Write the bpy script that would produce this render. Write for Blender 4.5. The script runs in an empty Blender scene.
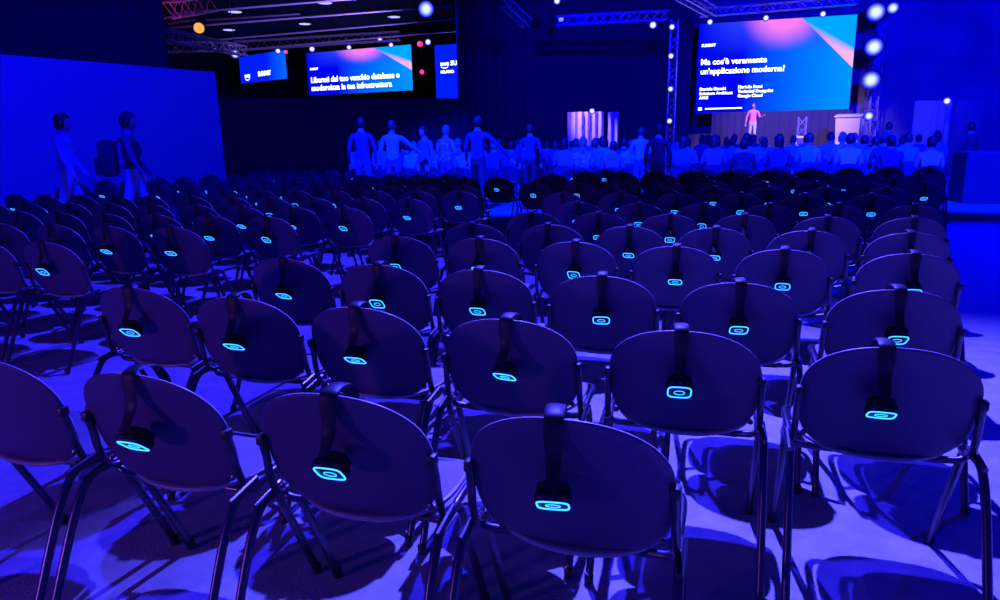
import bpy, bmesh, math, random
from mathutils import Vector, Matrix
random.seed(7)
PI = math.pi
sc = bpy.context.scene
COL = sc.collection

# ------------------------------------------------------------------ camera
F_PX, PSI, PIT, ROL, CAMH = 686.8, 0.2953, 0.2296, -0.0173, 1.382
FW2 = Vector((-math.sin(PSI), math.cos(PSI), 0)); RT = Vector((math.cos(PSI), math.sin(PSI), 0))
UPW = Vector((0, 0, 1))
FWD = FW2 * math.cos(PIT) - UPW * math.sin(PIT)
UP = UPW * math.cos(PIT) + FW2 * math.sin(PIT)
cr, sr = math.cos(ROL), math.sin(ROL)
IR = RT * cr + UP * sr            # image right
IU = UP * cr - RT * sr            # image up
CAM = Vector((0, 0, CAMH))
cam_d = bpy.data.cameras.new('camera'); cam = bpy.data.objects.new('camera', cam_d); COL.objects.link(cam)
cam_d.sensor_width = 36; cam_d.lens = F_PX * 36 / 1000; cam_d.clip_end = 300
m = Matrix((IR, IU, -FWD)).transposed().to_4x4(); m.translation = CAM
cam.matrix_world = m
sc.camera = cam

def ray(px, py):
    return (FWD * F_PX + IR * (px - 500) - IU * (py - 300)).normalized()
def on_floor(px, py, z=0.0):
    d = ray(px, py); return CAM + d * ((z - CAMH) / d.z)
def on_y(px, py, Y):
    d = ray(px, py); return CAM + d * (Y / d.y)
def at(px, py, dist):             # point at horizontal forward distance
    d = ray(px, py); return CAM + d * (dist / d.dot(FW2))

# ------------------------------------------------------------------ world, exposure, lights
sc.view_settings.view_transform = 'Standard'; sc.view_settings.look = 'None'
sc.view_settings.gamma = 1; sc.view_settings.use_curve_mapping = False
sc.view_settings.exposure = 0.3
w = bpy.data.worlds.new('hall'); sc.world = w; w.use_nodes = True
w.node_tree.nodes['Background'].inputs[0].default_value = (0.012, 0.004, 1, 1)
w.node_tree.nodes['Background'].inputs[1].default_value = 0.32

def lamp(name, typ, loc, target, color, energy, size=0.2, angle=100, blend=0.5):
    d = bpy.data.lights.new(name, typ); d.color = color; d.energy = energy
    if typ == 'SPOT':
        d.spot_size = math.radians(angle); d.spot_blend = blend; d.shadow_soft_size = size
    elif typ == 'AREA':
        d.shape = 'RECTANGLE'; d.size = size[0]; d.size_y = size[1]
    else:
        d.shadow_soft_size = size
    o = bpy.data.objects.new(name, d); COL.objects.link(o); o.location = loc
    o.rotation_euler = (Vector(target) - Vector(loc)).to_track_quat('-Z', 'Y').to_euler()
    return o
CEIL = 7.5
# wash over the seats from the ceiling, ahead of the rows
lamp('seat_wash_spot', 'SPOT', (-0.9, 6.6, 7.1), (1.5, 2.2, 0), (0.075, 0.062, 1), 15500, 0.06, 54, 0.9)
lamp('left_wash_spot', 'SPOT', (-2.2, 7.6, 6.9), (-4.0, 3.0, 0), (0.026, 0.016, 1), 6500, 0.08, 88, 0.7)
lamp('stage_wash_spot_left', 'SPOT', (-1.0, 24, 6.8), (-5.5, 2.5, 0), (0.045, 0.028, 1), 8500, 0.15, 19, 0.6)
lamp('stage_wash_spot_middle', 'SPOT', (3.0, 24, 6.8), (-1.4, 1.6, 0), (0.05, 0.03, 1), 7500, 0.15, 17, 0.6)
lamp('aisle_spot', 'SPOT', (6.8, 12, 7.0), (4.4, 8.5, 0), (0.0, 0.0, 1), 6500, 0.3, 62, 0.5)
lamp('rear_fill_spot', 'SPOT', (-4.2, -2.6, 1.05), (-2.6, 2.5, 0.7), (0.28, 0.08, 0.72), 360, 0.10, 70, 0.8)
lamp('crowd_spot_left', 'SPOT', (-4.2, 8.6, 7.2), (-5.0, 16.0, .8), (0.0, 0.006, 1), 26000, 0.4, 50, 0.4)
lamp('crowd_spot_middle', 'SPOT', (0.5, 9.5, 7.2), (0.3, 18, .6), (0.0, 0.004, 1), 26000, 0.4, 50, 0.4)
lamp('crowd_spot_right', 'SPOT', (5.0, 9.8, 7.2), (5.2, 18.5, .6), (0.0, 0.003, 1), 28000, 0.4, 50, 0.4)
lamp('drape_fill_spot', 'SPOT', (-1.5, 19, 7.3), (-4.0, 32, 3.2), (0.0, 0.0, 1), 11000, 0.5, 80, 0.9)  # added blue fill that lifts the black drapes to navy
lamp('panel_spot', 'SPOT', (-5.0, 5.0, 7.0), (-10.5, 10.5, 1.6), (0.0, 0.0, 1), 4800, 0.5, 85, 0.9)
lamp('stage_spot', 'SPOT', (2.6, 25, 7.0), (3.2, 33, 1.6), (0.55, 0.32, 1), 5500, 0.2, 48, 0.8)
lamp('backwall_spot', 'SPOT', (7.5, 20, 7.2), (9.5, 35, 3), (0.0, 0.0, 1), 28000, 0.6, 110, 0.9)
lamp('curtain_spot', 'SPOT', at(556, 70, 24.6), at(592, 130, 26), (0.8, 0.5, 1), 420, 0.1, 36, 0.7)
lamp('door_curtain_spot', 'SPOT', at(935, 60, 19), at(932, 120, 22), (0.2, 0.15, 1), 110, 0.1, 40, 0.7)
lamp('truss_spot', 'SPOT', at(330, 60, 20), at(300, 10, 30), (0.25, 0.14, 1), 3500, 0.3, 62, 0.8)
lamp('red_truss_spot', 'SPOT', at(184, 18, 20), at(182, 4, 22), (1, 0.05, 0.3), 160, 0.1, 40, 0.7)

# ------------------------------------------------------------------ materials
def mat(name, col, rough=0.5, metal=0.0, emit=None, es=1.0, spec=0.5, noise=None, coat=0.0, bump=None):
    M = bpy.data.materials.new(name); M.use_nodes = True
    nt = M.node_tree; b = nt.nodes['Principled BSDF']
    b.inputs['Base Color'].default_value = (*col, 1)
    b.inputs['Roughness'].default_value = rough; b.inputs['Metallic'].default_value = metal
    b.inputs['Specular IOR Level'].default_value = spec; b.inputs['Coat Weight'].default_value = coat
    if emit:
        b.inputs['Emission Color'].default_value = (*emit, 1); b.inputs['Emission Strength'].default_value = es
    if noise or bump:
        tc = nt.nodes.new('ShaderNodeTexCoord')
    if noise:
        sc_, amt = noise
        n = nt.nodes.new('ShaderNodeTexNoise'); n.inputs['Scale'].default_value = sc_; n.inputs['Detail'].default_value = 5
        nt.links.new(tc.outputs['Object'], n.inputs['Vector'])
        r = nt.nodes.new('ShaderNodeValToRGB')
        r.color_ramp.elements[0].position = 0.3; r.color_ramp.elements[1].position = 0.7
        r.color_ramp.elements[0].color = (*[c * (1 - amt) for c in col], 1)
        r.color_ramp.elements[1].color = (*[min(1, c * (1 + amt)) for c in col], 1)
        nt.links.new(n.outputs['Fac'], r.inputs['Fac']); nt.links.new(r.outputs['Color'], b.inputs['Base Color'])
    if bump:
        sc_, st = bump
        n = nt.nodes.new('ShaderNodeTexNoise'); n.inputs['Scale'].default_value = sc_; n.inputs['Detail'].default_value = 3
        nt.links.new(tc.outputs['Object'], n.inputs['Vector'])
        bp = nt.nodes.new('ShaderNodeBump'); bp.inputs['Strength'].default_value = st; bp.inputs['Distance'].default_value = 0.01
        nt.links.new(n.outputs['Fac'], bp.inputs['Height']); nt.links.new(bp.outputs['Normal'], b.inputs['Normal'])
    return M
M_floor = mat('carpet_floor', (0.34, 0.34, 0.38), 0.8, noise=(9, 0.16), bump=(160, 0.5), spec=0.2)
M_shell = mat('chair_shell_plastic', (0.070, 0.045, 0.105), 0.45, spec=0.5, bump=(220, 0.12))
M_seat = mat('chair_seat_plastic', (0.26, 0.23, 0.27), 0.40, spec=0.5, bump=(220, 0.12))
M_edge = mat('shell_edge', (0.75, 0.66, 0.78), 0.3)  # rim highlight helped by colour: edge painted paler than the shell
M_tube = mat('chair_steel_tube', (0.10, 0.09, 0.12), 0.32, 0.85)
M_cap = mat('black_plastic', (0.02, 0.02, 0.02), 0.45)
M_phone = mat('headphone_plastic', (0.014, 0.014, 0.02), 0.5, spec=0.3)
M_cush = mat('ear_cushion', (0.012, 0.012, 0.012), 0.7)
M_ring = mat('headphone_led', (0.05, 0.3, 0.8), 0.4, emit=(0.02, 0.26, 1.0), es=3.4)
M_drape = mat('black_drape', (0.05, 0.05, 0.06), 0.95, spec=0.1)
M_panel = mat('grey_partition_panel', (0.40, 0.40, 0.45), 0.8, spec=0.2)
M_wall = mat('dark_hall_wall', (0.16, 0.16, 0.18), 0.9, noise=(0.6, 0.2), spec=0.2)
M_ceil = mat('dark_hall_ceiling', (0.02, 0.02, 0.07), 0.95, spec=0.1)
M_alu = mat('truss_aluminium', (0.6, 0.58, 0.62), 0.35, 0.7)
M_cloth = mat('pale_curtain', (0.62, 0.52, 0.62), 0.9, spec=0.1)
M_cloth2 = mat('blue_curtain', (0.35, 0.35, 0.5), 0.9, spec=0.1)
M_stage = mat('stage_black', (0.04, 0.04, 0.045), 0.7)
M_back = mat('stage_backdrop_cloth', (0.06, 0.055, 0.08), 0.9, spec=0.1)
M_lect = mat('lectern_white', (0.8, 0.75, 0.78), 0.4)
M_case = mat('black_cloth_cover', (0.05, 0.05, 0.07), 0.9)
def emat(n, c, s): return mat(n, (0.02, 0.02, 0.02), 0.4, emit=c, es=s)
M_lblue = emat('lens_blue_white', (0.22, 0.28, 1.0), 2.0)
M_lwhite = emat('lens_white', (0.6, 0.62, 1.0), 2.2)
M_lorange = emat('lens_orange', (1.0, 0.36, 0.06), 1.1)
M_lred = emat('lens_red', (1.0, 0.03, 0.22), 1.6)
M_ldim = emat('lens_dim_violet', (0.32, 0.28, 1.0), 1.6)
def lens_halo(M, core, edge, strength):  # lamp glow painted into the lens, pale core fading to blue
    nt = M.node_tree; b = nt.nodes['Principled BSDF']
    tc = nt.nodes.new('ShaderNodeTexCoord'); sub = nt.nodes.new('ShaderNodeVectorMath'); sub.operation = 'SUBTRACT'; sub.inputs[1].default_value = (.5, .5, 0)
    nt.links.new(tc.outputs['Generated'], sub.inputs[0])
    mul = nt.nodes.new('ShaderNodeVectorMath'); mul.operation = 'MULTIPLY'; mul.inputs[1].default_value = (2, 2, 0); nt.links.new(sub.outputs[0], mul.inputs[0])
    ln = nt.nodes.new('ShaderNodeVectorMath'); ln.operation = 'LENGTH'; nt.links.new(mul.outputs[0], ln.inputs[0])
    r = nt.nodes.new('ShaderNodeValToRGB'); r.color_ramp.interpolation = 'EASE'
    r.color_ramp.elements[0].position = 0.25; r.color_ramp.elements[0].color = (*core, 1)
    r.color_ramp.elements[1].position = 0.95; r.color_ramp.elements[1].color = (*edge, 1)
    nt.links.new(ln.outputs['Value'], r.inputs['Fac']); nt.links.new(r.outputs['Color'], b.inputs['Emission Color'])
    b.inputs['Emission Strength'].default_value = strength
lens_halo(M_lblue, (.42, .5, 1), (.01, .02, .7), 1.6)
lens_halo(M_lwhite, (.8, .8, 1), (.04, .05, .8), 1.6)
M_text = emat('screen_white_text', (0.85, 0.9, 1.0), 2.2)
M_skin = mat('skin', (0.50, 0.30, 0.24), 0.5)
M_hair = [mat('dark_hair', (0.02, 0.014, 0.01), 0.6), mat('brown_hair', (0.08, 0.04, 0.02), 0.6), mat('fair_hair', (0.35, 0.25, 0.12), 0.6)]
CL = {'dark': mat('dark_cloth', (0.04, 0.04, 0.05), 0.9), 'navy': mat('navy_cloth', (0.05, 0.06, 0.16), 0.9),
      'grey': mat('grey_cloth', (0.25, 0.25, 0.28), 0.9), 'light blue': mat('light_blue_cloth', (0.35, 0.5, 0.8), 0.85),
      'white': mat('white_cloth', (0.75, 0.75, 0.78), 0.85), 'pink': mat('pink_cloth', (0.95, 0.28, 0.40), 0.85),
      'jeans': mat('denim', (0.08, 0.11, 0.22), 0.9), 'pale': mat('pale_trousers', (0.7, 0.72, 0.75), 0.85),
      'patterned': mat('patterned_cloth', (0.35, 0.38, 0.6), 0.85, noise=(16, 0.9))}

# ------------------------------------------------------------------ mesh helpers
class MB:
    def __init__(s): s.v = []; s.f = []; s.m = []
    def add(s, vs, fs, mi=0):
        b = len(s.v); s.v += [tuple(v) for v in vs]
        for f in fs: s.f.append([b + i for i in f]); s.m.append(mi)
        return s
    def box(s, c, d, mi=0, bev=0.0, rot=None):
        bm = bmesh.new(); bmesh.ops.create_cube(bm, size=1)
        bmesh.ops.scale(bm, vec=d, verts=bm.verts)
        if bev: bmesh.ops.bevel(bm, geom=bm.edges[:], offset=bev, segments=2, affect='EDGES', profile=0.5)
        if rot is not None: bmesh.ops.transform(bm, matrix=rot, verts=bm.verts)
        bmesh.ops.translate(bm, vec=c, verts=bm.verts)
        bm.verts.index_update()
        s.add([v.co[:] for v in bm.verts], [[v.index for v in f.verts] for f in bm.faces], mi); bm.free(); return s
    def tube(s, pts, r, n=10, mi=0, closed=False, sx=1.0):
        pts = [Vector(p) for p in pts]; N = len(pts)
        t0 = (pts[1] - pts[0]).normalized()
        a = Vector((0, 0, 1)) if abs(t0.z) < 0.9 else Vector((1, 0, 0))
        u = (a - t0 * a.dot(t0)).normalized(); rings = []
        for i, p in enumerate(pts):
            if closed: t = (pts[(i + 1) % N] - pts[i - 1]).normalized()
            else: t = (pts[min(i + 1, N - 1)] - pts[max(i - 1, 0)]).normalized()
            u = (u - t * u.dot(t)).normalized(); w_ = t.cross(u)
            rr = r[i] if isinstance(r, (list, tuple)) else r
            rings.append([p + u * math.cos(2 * PI * k / n) * rr + w_ * math.sin(2 * PI * k / n) * rr * sx for k in range(n)])
        vs = [q for R_ in rings for q in R_]; fs = []
        for i in range(N if closed else N - 1):
            for k in range(n):
                j = (i + 1) % N
                fs.append([i * n + k, i * n + (k + 1) % n, j * n + (k + 1) % n, j * n + k])
        if not closed:
            fs.append(list(range(n))[::-1]); fs.append([(N - 1) * n + k for k in range(n)])
        return s.add(vs, fs, mi)
    def lathe(s, prof, n=20, mi=0, M=None):
        vs = []; fs = []
        for (r, z) in prof:
            for k in range(n): vs.append(Vector((r * math.cos(2 * PI * k / n), r * math.sin(2 * PI * k / n), z)))
        for i in range(len(prof) - 1):
            for k in range(n): fs.append([i * n + k, i * n + (k + 1) % n, (i + 1) * n + (k + 1) % n, (i + 1) * n + k])
        fs.append(list(range(n))[::-1]); fs.append([(len(prof) - 1) * n + k for k in range(n)])
        if M is not None: vs = [M @ v for v in vs]
        return s.add(vs, fs, mi)
    def mesh(s, name, mats, smooth=True, ang=40):
        me = bpy.data.meshes.new(name); me.from_pydata(s.v, [], s.f)
        for mm in (mats if isinstance(mats, (list, tuple)) else [mats]): me.materials.append(mm)
        bm = bmesh.new(); bm.from_mesh(me)
        for i, f in enumerate(bm.faces): f.material_index = s.m[i]; f.smooth = smooth
        bmesh.ops.recalc_face_normals(bm, faces=bm.faces)
        if smooth:
            for e in bm.edges:
                if len(e.link_faces) == 2 and e.calc_face_angle(0) > math.radians(ang): e.smooth = False
        bm.to_mesh(me); bm.free(); me.update(); return me
    def build(s, name, mats, parent=None, smooth=True, loc=None, ang=40):
        return link(name, s.mesh(name, mats, smooth, ang), parent, loc)
def link(name, me, parent=None, loc=None):
    o = bpy.data.objects.new(name, me); COL.objects.link(o)
    if parent: o.parent = parent
    if loc is not None: o.location = loc
    return o
def tag(o, label=None, cat=None, group=None, kind=None):
    if label: o['label'] = label
    if cat: o['category'] = cat
    if group: o['group'] = group
    if kind: o['kind'] = kind
    return o
def empty(name, loc=(0, 0, 0), rz=0):
    o = bpy.data.objects.new(name, None); COL.objects.link(o); o.location = loc; o.rotation_euler = (0, 0, rz)
    o.empty_display_size = 0.1; return o
def kids(o): return list(CH.get(o.name, [])) or [c for c in o.children]
CH = {}
def copy_tree(o, parent=None):
    c = o.copy(); COL.objects.link(c)
    if parent: c.parent = parent
    for ch in o.children: copy_tree(ch, c)
    return c
def flat_mesh(root, name):
    """one joined mesh of a prototype's parts, for copies only a few pixels big"""
    mb = MB(); mats = []
    def walk(o, M):
        if o.type == 'MESH':
            base = len(mb.v); mb.v += [tuple(M @ v.co) for v in o.data.vertices]
            idx = []
            for mm in o.data.materials:
                if mm not in mats: mats.append(mm)
                idx.append(mats.index(mm))
            for p in o.data.polygons:
                mb.f.append([base + i for i in p.vertices]); mb.m.append(idx[p.material_index])
        for c in o.children: walk(c, M @ c.matrix_basis)
    walk(root, Matrix.Identity(4))
    return mb.mesh(name, mats)
def smoothpath(pts, n=6):
    P = [Vector(p) for p in pts]; out = []
    for i in range(len(P) - 1):
        a = P[max(i - 1, 0)]; b = P[i]; c = P[i + 1]; d = P[min(i + 2, len(P) - 1)]
        for k in range(n):
            t = k / n
            out.append(0.5 * ((2 * b) + (c - a) * t + (2 * a - 5 * b + 4 * c - d) * t * t + (3 * b - a - 3 * c + d) * t ** 3))
    out.append(P[-1]); return out
def structure(o): o['kind'] = 'structure'; return o

# ------------------------------------------------------------------ hall shell
fl = MB().add([(-34, -8, 0), (26, -8, 0), (26, 62, 0), (-34, 62, 0)], [[0, 1, 2, 3]]).build('floor', M_floor, smooth=False); structure(fl)
cl = MB().add([(-34, 2, CEIL), (26, 2, CEIL), (26, 62, CEIL), (-34, 62, CEIL)], [[0, 3, 2, 1]]).build('ceiling', M_ceil, smooth=False); structure(cl)
YW = 35.0
def slab(name, a, b, z0, z1, th, M, smooth=False):
    a = Vector((a[0], a[1], 0)); b = Vector((b[0], b[1], 0)); d = (b - a).normalized(); n = Vector((-d.y, d.x, 0)) * th
    vs = [a, b, b + n, a + n]; V = [(v.x, v.y, z0) for v in vs] + [(v.x, v.y, z1) for v in vs]
    return MB().add(V, [[3, 2, 1, 0], [4, 5, 6, 7], [0, 1, 5, 4], [1, 2, 6, 5], [2, 3, 7, 6], [3, 0, 4, 7]]).build(name, M, smooth=smooth)
pR = on_y(690, 60, YW)
structure(slab('wall_back', (-3.0, YW), (24, YW), 0, CEIL, 0.3, M_wall))
structure(slab('wall_right', (14.5, YW), (14.5, 12), 0, CEIL, 0.3, M_wall))
structure(slab('wall_left', (-34, 2), (-34, 60), 0, CEIL, 0.3, M_ceil))
structure(slab('wall_far', (-34, 60), (0, 60), 0, CEIL, 0.3, M_ceil))
# lit partition panel on the left
A = at(-60, 100, 11.2); B = at(218, 100, 15.5)
zt = at(218, 72, 15.5).z
structure(slab('wall_left', A, B, 0, zt, 0.12, M_panel))

def drape(name, a, b, z0, z1, M, pitch=0.22, amp=0.05, label=None, cat='drape', group=None, thick=0.012, top=False):
    a = Vector((a[0], a[1], 0)); b = Vector((b[0], b[1], 0)); L = (b - a).length; d = (b - a) / L; n = Vector((-d.y, d.x, 0))
    N = max(8, int(L / pitch * 6)); front = []; back = []
    ph = random.random() * 6
    for i in range(N + 1):
        t = i / N * L
        o = amp * math.sin(2 * PI * t / pitch + ph + 0.8 * math.sin(t * 2.1)) + amp * 0.4 * math.sin(2 * PI * t / pitch * 0.37)
        front.append(a + d * t + n * o); back.append(a + d * t + n * (o + thick))
    V = []; F = []
    for P in (front, back):
        for z in (z0, z1): V += [(p.x, p.y, z) for p in P]
    k = N + 1
    for i in range(N):
        F += [[i, i + 1, k + i + 1, k + i], [2 * k + i, 3 * k + i, 3 * k + i + 1, 2 * k + i + 1],
              [k + i, k + i + 1, 3 * k + i + 1, 3 * k + i], [i, 2 * k + i, 2 * k + i + 1, i + 1]]
    F += [[0, k, 3 * k, 2 * k], [N, 2 * k + N, 3 * k + N, k + N]]
    o = MB().add(V, F).build(name, M, ang=80)
    return tag(o, label, cat, group)
drape('black_drape', at(-120, 50, 14), at(168, 50, 17.5), 0, CEIL - .05, M_drape, .35, .05, 'tall black drape rising behind the lit partition at the left')
drape('black_drape', at(200, 120, 21), at(470, 120, 24), 0, at(330, 98, 22.5).z, M_drape, .35, .05, 'low black drape below the two distant screens')
drape('black_drape', at(457, 50, 29.5), at(692, 50, 31), 0, CEIL - .05, M_drape, .4, .06, 'wide full-height black drape between the left screens and the stage')
dp = at(457, 50, 29.4)
tag(MB().tube([(dp.x, dp.y, 0), (dp.x, dp.y, CEIL)], 0.03).build('drape_pole', M_alu), 'thin metal pole at the left edge of the wide black drape', 'pole')

# ------------------------------------------------------------------ screens
def screen_mat(name, mode):
    M = bpy.data.materials.new(name); M.use_nodes = True; nt = M.node_tree; N = nt.nodes; Lk = nt.links
    for n in list(N): N.remove(n)
    out = N.new('ShaderNodeOutputMaterial'); em = N.new('ShaderNodeEmission'); Lk.new(em.outputs[0], out.inputs[0])
    tc = N.new('ShaderNodeTexCoord'); sep = N.new('ShaderNodeSeparateXYZ'); Lk.new(tc.outputs['UV'], sep.inputs[0])
    U, V = sep.outputs[0], sep.outputs[1]
    def mth(op, a, b=None, c=None, clamp=False):
        n = N.new('ShaderNodeMath'); n.operation = op; n.use_clamp = clamp
        for i, x in enumerate((a, b, c)):
            if x is None: continue
            if isinstance(x, (int, float)): n.inputs[i].default_value = x
            else: Lk.new(x, n.inputs[i])
        return n.outputs[0]
    def mix(f, a, b):
        n = N.new('ShaderNodeMix'); n.data_type = 'RGBA'
        Lk.new(f, n.inputs[0]) if not isinstance(f, float) else setattr(n.inputs[0], 'default_value', f)
        for i, x in ((6, a), (7, b)):
            if isinstance(x, tuple): n.inputs[i].default_value = (*x, 1)
            else: Lk.new(x, n.inputs[i])
        return n.outputs[2]
    def step(x, e, wd): return mth('DIVIDE', mth('SUBTRACT', x, e), wd, clamp=True)
    if mode == 'plain':
        c = mix(mth('MULTIPLY', step(U, .6, .4), .5), (0.0, 0.01, .95), (0.0, .22, 1.0))
    elif mode == 'still':
        c = mix(step(U, .75, .1), (0.0, 0.01, .85), (0.0, .005, .5))
    else:
        base = mix(step(U, .30, .70), (0.0, 0.001, .75), (0.0, .25, 1.0))
        base = mix(mth('MULTIPLY', step(V, .62, .38), step(U, .0, .25)), base, (.015, .04, .8))
        # soft pink band falling from the top middle
        dx = mth('DIVIDE', mth('SUBTRACT', U, .55), .26); dy = mth('DIVIDE', mth('SUBTRACT', V, 1.05), .36)
        rr = mth('SQRT', mth('ADD', mth('MULTIPLY', dx, dx), mth('MULTIPLY', dy, dy)))
        g = mth('SUBTRACT', 1.0, mth('SMOOTH_MIN', rr, 1.0, .2), clamp=True)
        g = mth('MULTIPLY', g, 1.7, clamp=True)
        base = mix(g, base, (.8, .18, .75))
        # triangle running down to the right edge
        lowline = mth('SUBTRACT', V, mth('SUBTRACT', 1.0, mth('MULTIPLY', mth('SUBTRACT', U, .66), 1.65)))   # >0 above
        topline = mth('SUBTRACT', mth('SUBTRACT', 1.02, mth('MULTIPLY', mth('SUBTRACT', U, .64), 1.0)), V)   # >0 below
        inside = mth('MULTIPLY', step(lowline, 0.0, .015), step(topline, 0.0, .10))
        above = mth('MULTIPLY', step(lowline, 0.0, .01), mth('GREATER_THAN', U, .66))
        base = mix(above, base, (.0, .32, 1.0))
        base = mix(inside, base, mix(step(U, .7, .3), (.55, .2, 1.0), (1.0, .42, .62)))
        c = base
    Lk.new(c, em.inputs[0]); em.inputs[1].default_value = 1.0
    return M
FONT = bpy.data.fonts[0] if bpy.data.fonts else None
def text_mesh(txt, size, bold=0.0):
    cu = bpy.data.curves.new('t', 'FONT'); cu.body = txt; cu.size = size; cu.offset = bold; cu.extrude = 0.004; cu.resolution_u = 3
    o = bpy.data.objects.new('t', cu); COL.objects.link(o)
    dg = bpy.context.evaluated_depsgraph_get(); dg.update()
    me = bpy.data.meshes.new_from_object(o.evaluated_get(dg)); me.name = 'lettering'
    bpy.data.objects.remove(o); me.materials.clear(); me.materials.append(M_text)
    return me
def make_screen(bl, br, h, mode, label, texts=(), logo=None, tx=1.0):
    """bl, br = bottom corners (world), h = height"""
    d = Vector((br.x - bl.x, br.y - bl.y, 0)); W = d.length; rz = math.atan2(d.y, d.x); z = (bl.z + br.z) / 2
    root = empty('projection_screen', (bl.x, bl.y, z), rz); tag(root, label, 'screen', 'projection screens')
    th = 0.06
    img = MB().add([(0, 0, 0), (W, 0, 0), (W, 0, h), (0, 0, h)], [[0, 1, 2, 3]])
    me = img.mesh('display', screen_mat('screen_' + mode, mode), smooth=False)
    uv = me.uv_layers.new(name='UVMap'); co = [(0, 0), (1, 0), (1, 1), (0, 1)]
    for li, l in enumerate(me.loops): uv.data[li].uv = co[l.vertex_index]
    link('display', me, root)
    fr = MB().box((W / 2, th / 2 + .01, h / 2), (W + .1, th, h + .1), bev=.01)
    fr.build('casing', M_stage, root, smooth=False)
    for xx in (.12, .88):
        MB().tube([(xx * W, th * .6, h), (xx * W, th * .6, CEIL - z)], .02, 6).build('hanging_cable', M_cap, root)
    for (x, y, s, t) in texts:
        o = link('lettering', text_mesh(t, s * h, 0.022 * s * h), root, (x * W, -.012, y * h)); o.rotation_euler = (PI / 2, 0, 0); o.scale = (tx, 1, 1)
    if logo:
        x, y, s = logo; s *= h
        o = link('logo', text_mesh('aws', s * 1.0, .02 * s), root, (x * W, -.012, y * h)); o.rotation_euler = (PI / 2, 0, 0)
        P = [(x * W + s * (.1 + 1.25 * t), -.015, y * h - s * (.18 + .22 * math.sin(PI * t))) for t in [i / 12 for i in range(13)]]
        MB().tube(P, [s * (.03 + .04 * math.sin(PI * i / 12)) for i in range(13)], 6).build('logo_arc', M_text, root)
    return root
YS = 33.4
l = on_y(695.5, 113, YS); r = on_y(848.5, 109, YS); t1 = on_y(695.5, 25, YS); t2 = on_y(851.5, 14, YS)
hS = ((t1.z - l.z) + (t2.z - r.z)) / 2
bigs = make_screen(l, r, hS, 'slide', 'large screen over the stage showing an Italian title question', [
    (.02, .745, .045, 'SUMMIT'), (.02, .545, .090, "Ma cos'è veramente"), (.02, .44, .090, "un'applicazione moderna?"),
    (.02, .255, .048, 'Daniele Bianchi'), (.02, .205, .048, 'Solutions Architect'), (.02, .155, .048, 'AWS'),
    (.28, .265, .048, 'Mariella Rossi'), (.28, .215, .048, 'Technical Evangelist'), (.28, .165, .048, 'Google Cloud')],
    None)
W_ = (r.x - l.x)
MB().box((W_ * .19, -.012, hS * .045), (W_ * .25, .01, hS * .014)).build('footer_line', M_text, bigs, smooth=False)
MB().box((W_ * .03, -.012, hS * .045), (W_ * .025, .01, hS * .035), bev=.004).build('footer_mark', M_text, bigs, smooth=False)
a = at(309, 92.5, 42); b = at(413, 93.5, 39)
make_screen(a, b, (at(309, 52, 42).z - a.z + at(412, 46, 39).z - b.z) / 2, 'slide2' , 'distant wide screen with a two-line white title and pink shape', [
    (.03, .60, .07, 'SUMMIT'), (.03, .30, .185, 'Liberati dal tuo vecchio database e'), (.03, .11, .185, 'modernizza la tua infrastruttura')], tx=1.0)
a = at(241, 80, 44); b = at(287.5, 82.5, 41)
make_screen(a, b, at(287.5, 54, 41).z - b.z, 'plain', 'small distant screen, leftmost of all, with SUMMIT lettering', [(.40, .2, .24, 'SUMMIT')], (.10, .2, .24))
a = at(436.5, 99, 31.2); b = at(470, 98.5, 30.6)
make_screen(a, b, at(436, 45, 31.2).z - a.z, 'still', 'tall narrow screen cut off by the wide black drape', [(.46, .62, .12, 'SUMMIT'), (.16, .48, .075, 'MILANO')], (.16, .62, .12))

# ------------------------------------------------------------------ stage
s0 = on_y(699, 120, YS - 3).x; s1 = on_y(905, 120, YS - 3).x
ZST = on_y(754, 146, YS - 2.2).z
stg = MB().box(((s0 + s1) / 2, YS - 1.9, ZST / 2), (s1 - s0, 4.0, ZST), bev=.02).build('stage_platform', M_stage, smooth=False)
tag(stg, 'low dark stage platform below the large screen', 'stage')
drape('stage_backdrop', (s0 + .5, YS - .05), (s1 - 1.3, YS - .05), ZST + .01, l.z - .05, M_back, .3, .035, 'grey curtain hanging below the large screen behind the speaker', 'curtain')

def lectern():
    p = on_y(847, 138, YS - 1.9); root = empty('lectern', (p.x, p.y, ZST), -.25); tag(root, 'white lectern at the right end of the stage', 'lectern')
    h = on_y(847, 114, YS - 1.9).z - ZST
    mb = MB(); V = []
    for z, wv, d in ((0.05, .40, .28), (h * .9, .46, .34)): V += [(-wv, -d, z), (wv, -d, z), (wv, d, z), (-wv, d, z)]
    mb.add(V, [[3, 2, 1, 0], [4, 5, 6, 7], [0, 1, 5, 4], [1, 2, 6, 5], [2, 3, 7, 6], [3, 0, 4, 7]]).build('body', M_lect, root, smooth=False)
    MB().box((0, 0, .03), (.95, .7, .06), bev=.01).build('base', M_lect, root, smooth=False)
    MB().box((0, 0, h * .95), (1.0, .8, .05), bev=.01, rot=Matrix.Rotation(.12, 4, 'X')).build('top', M_lect, root, smooth=False)
    MB().tube(smoothpath([(.38, .1, h * .95), (.40, .12, h + .12), (.42, .0, h + .22)]), .012).build('microphone', M_cap, root)
lectern()

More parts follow.
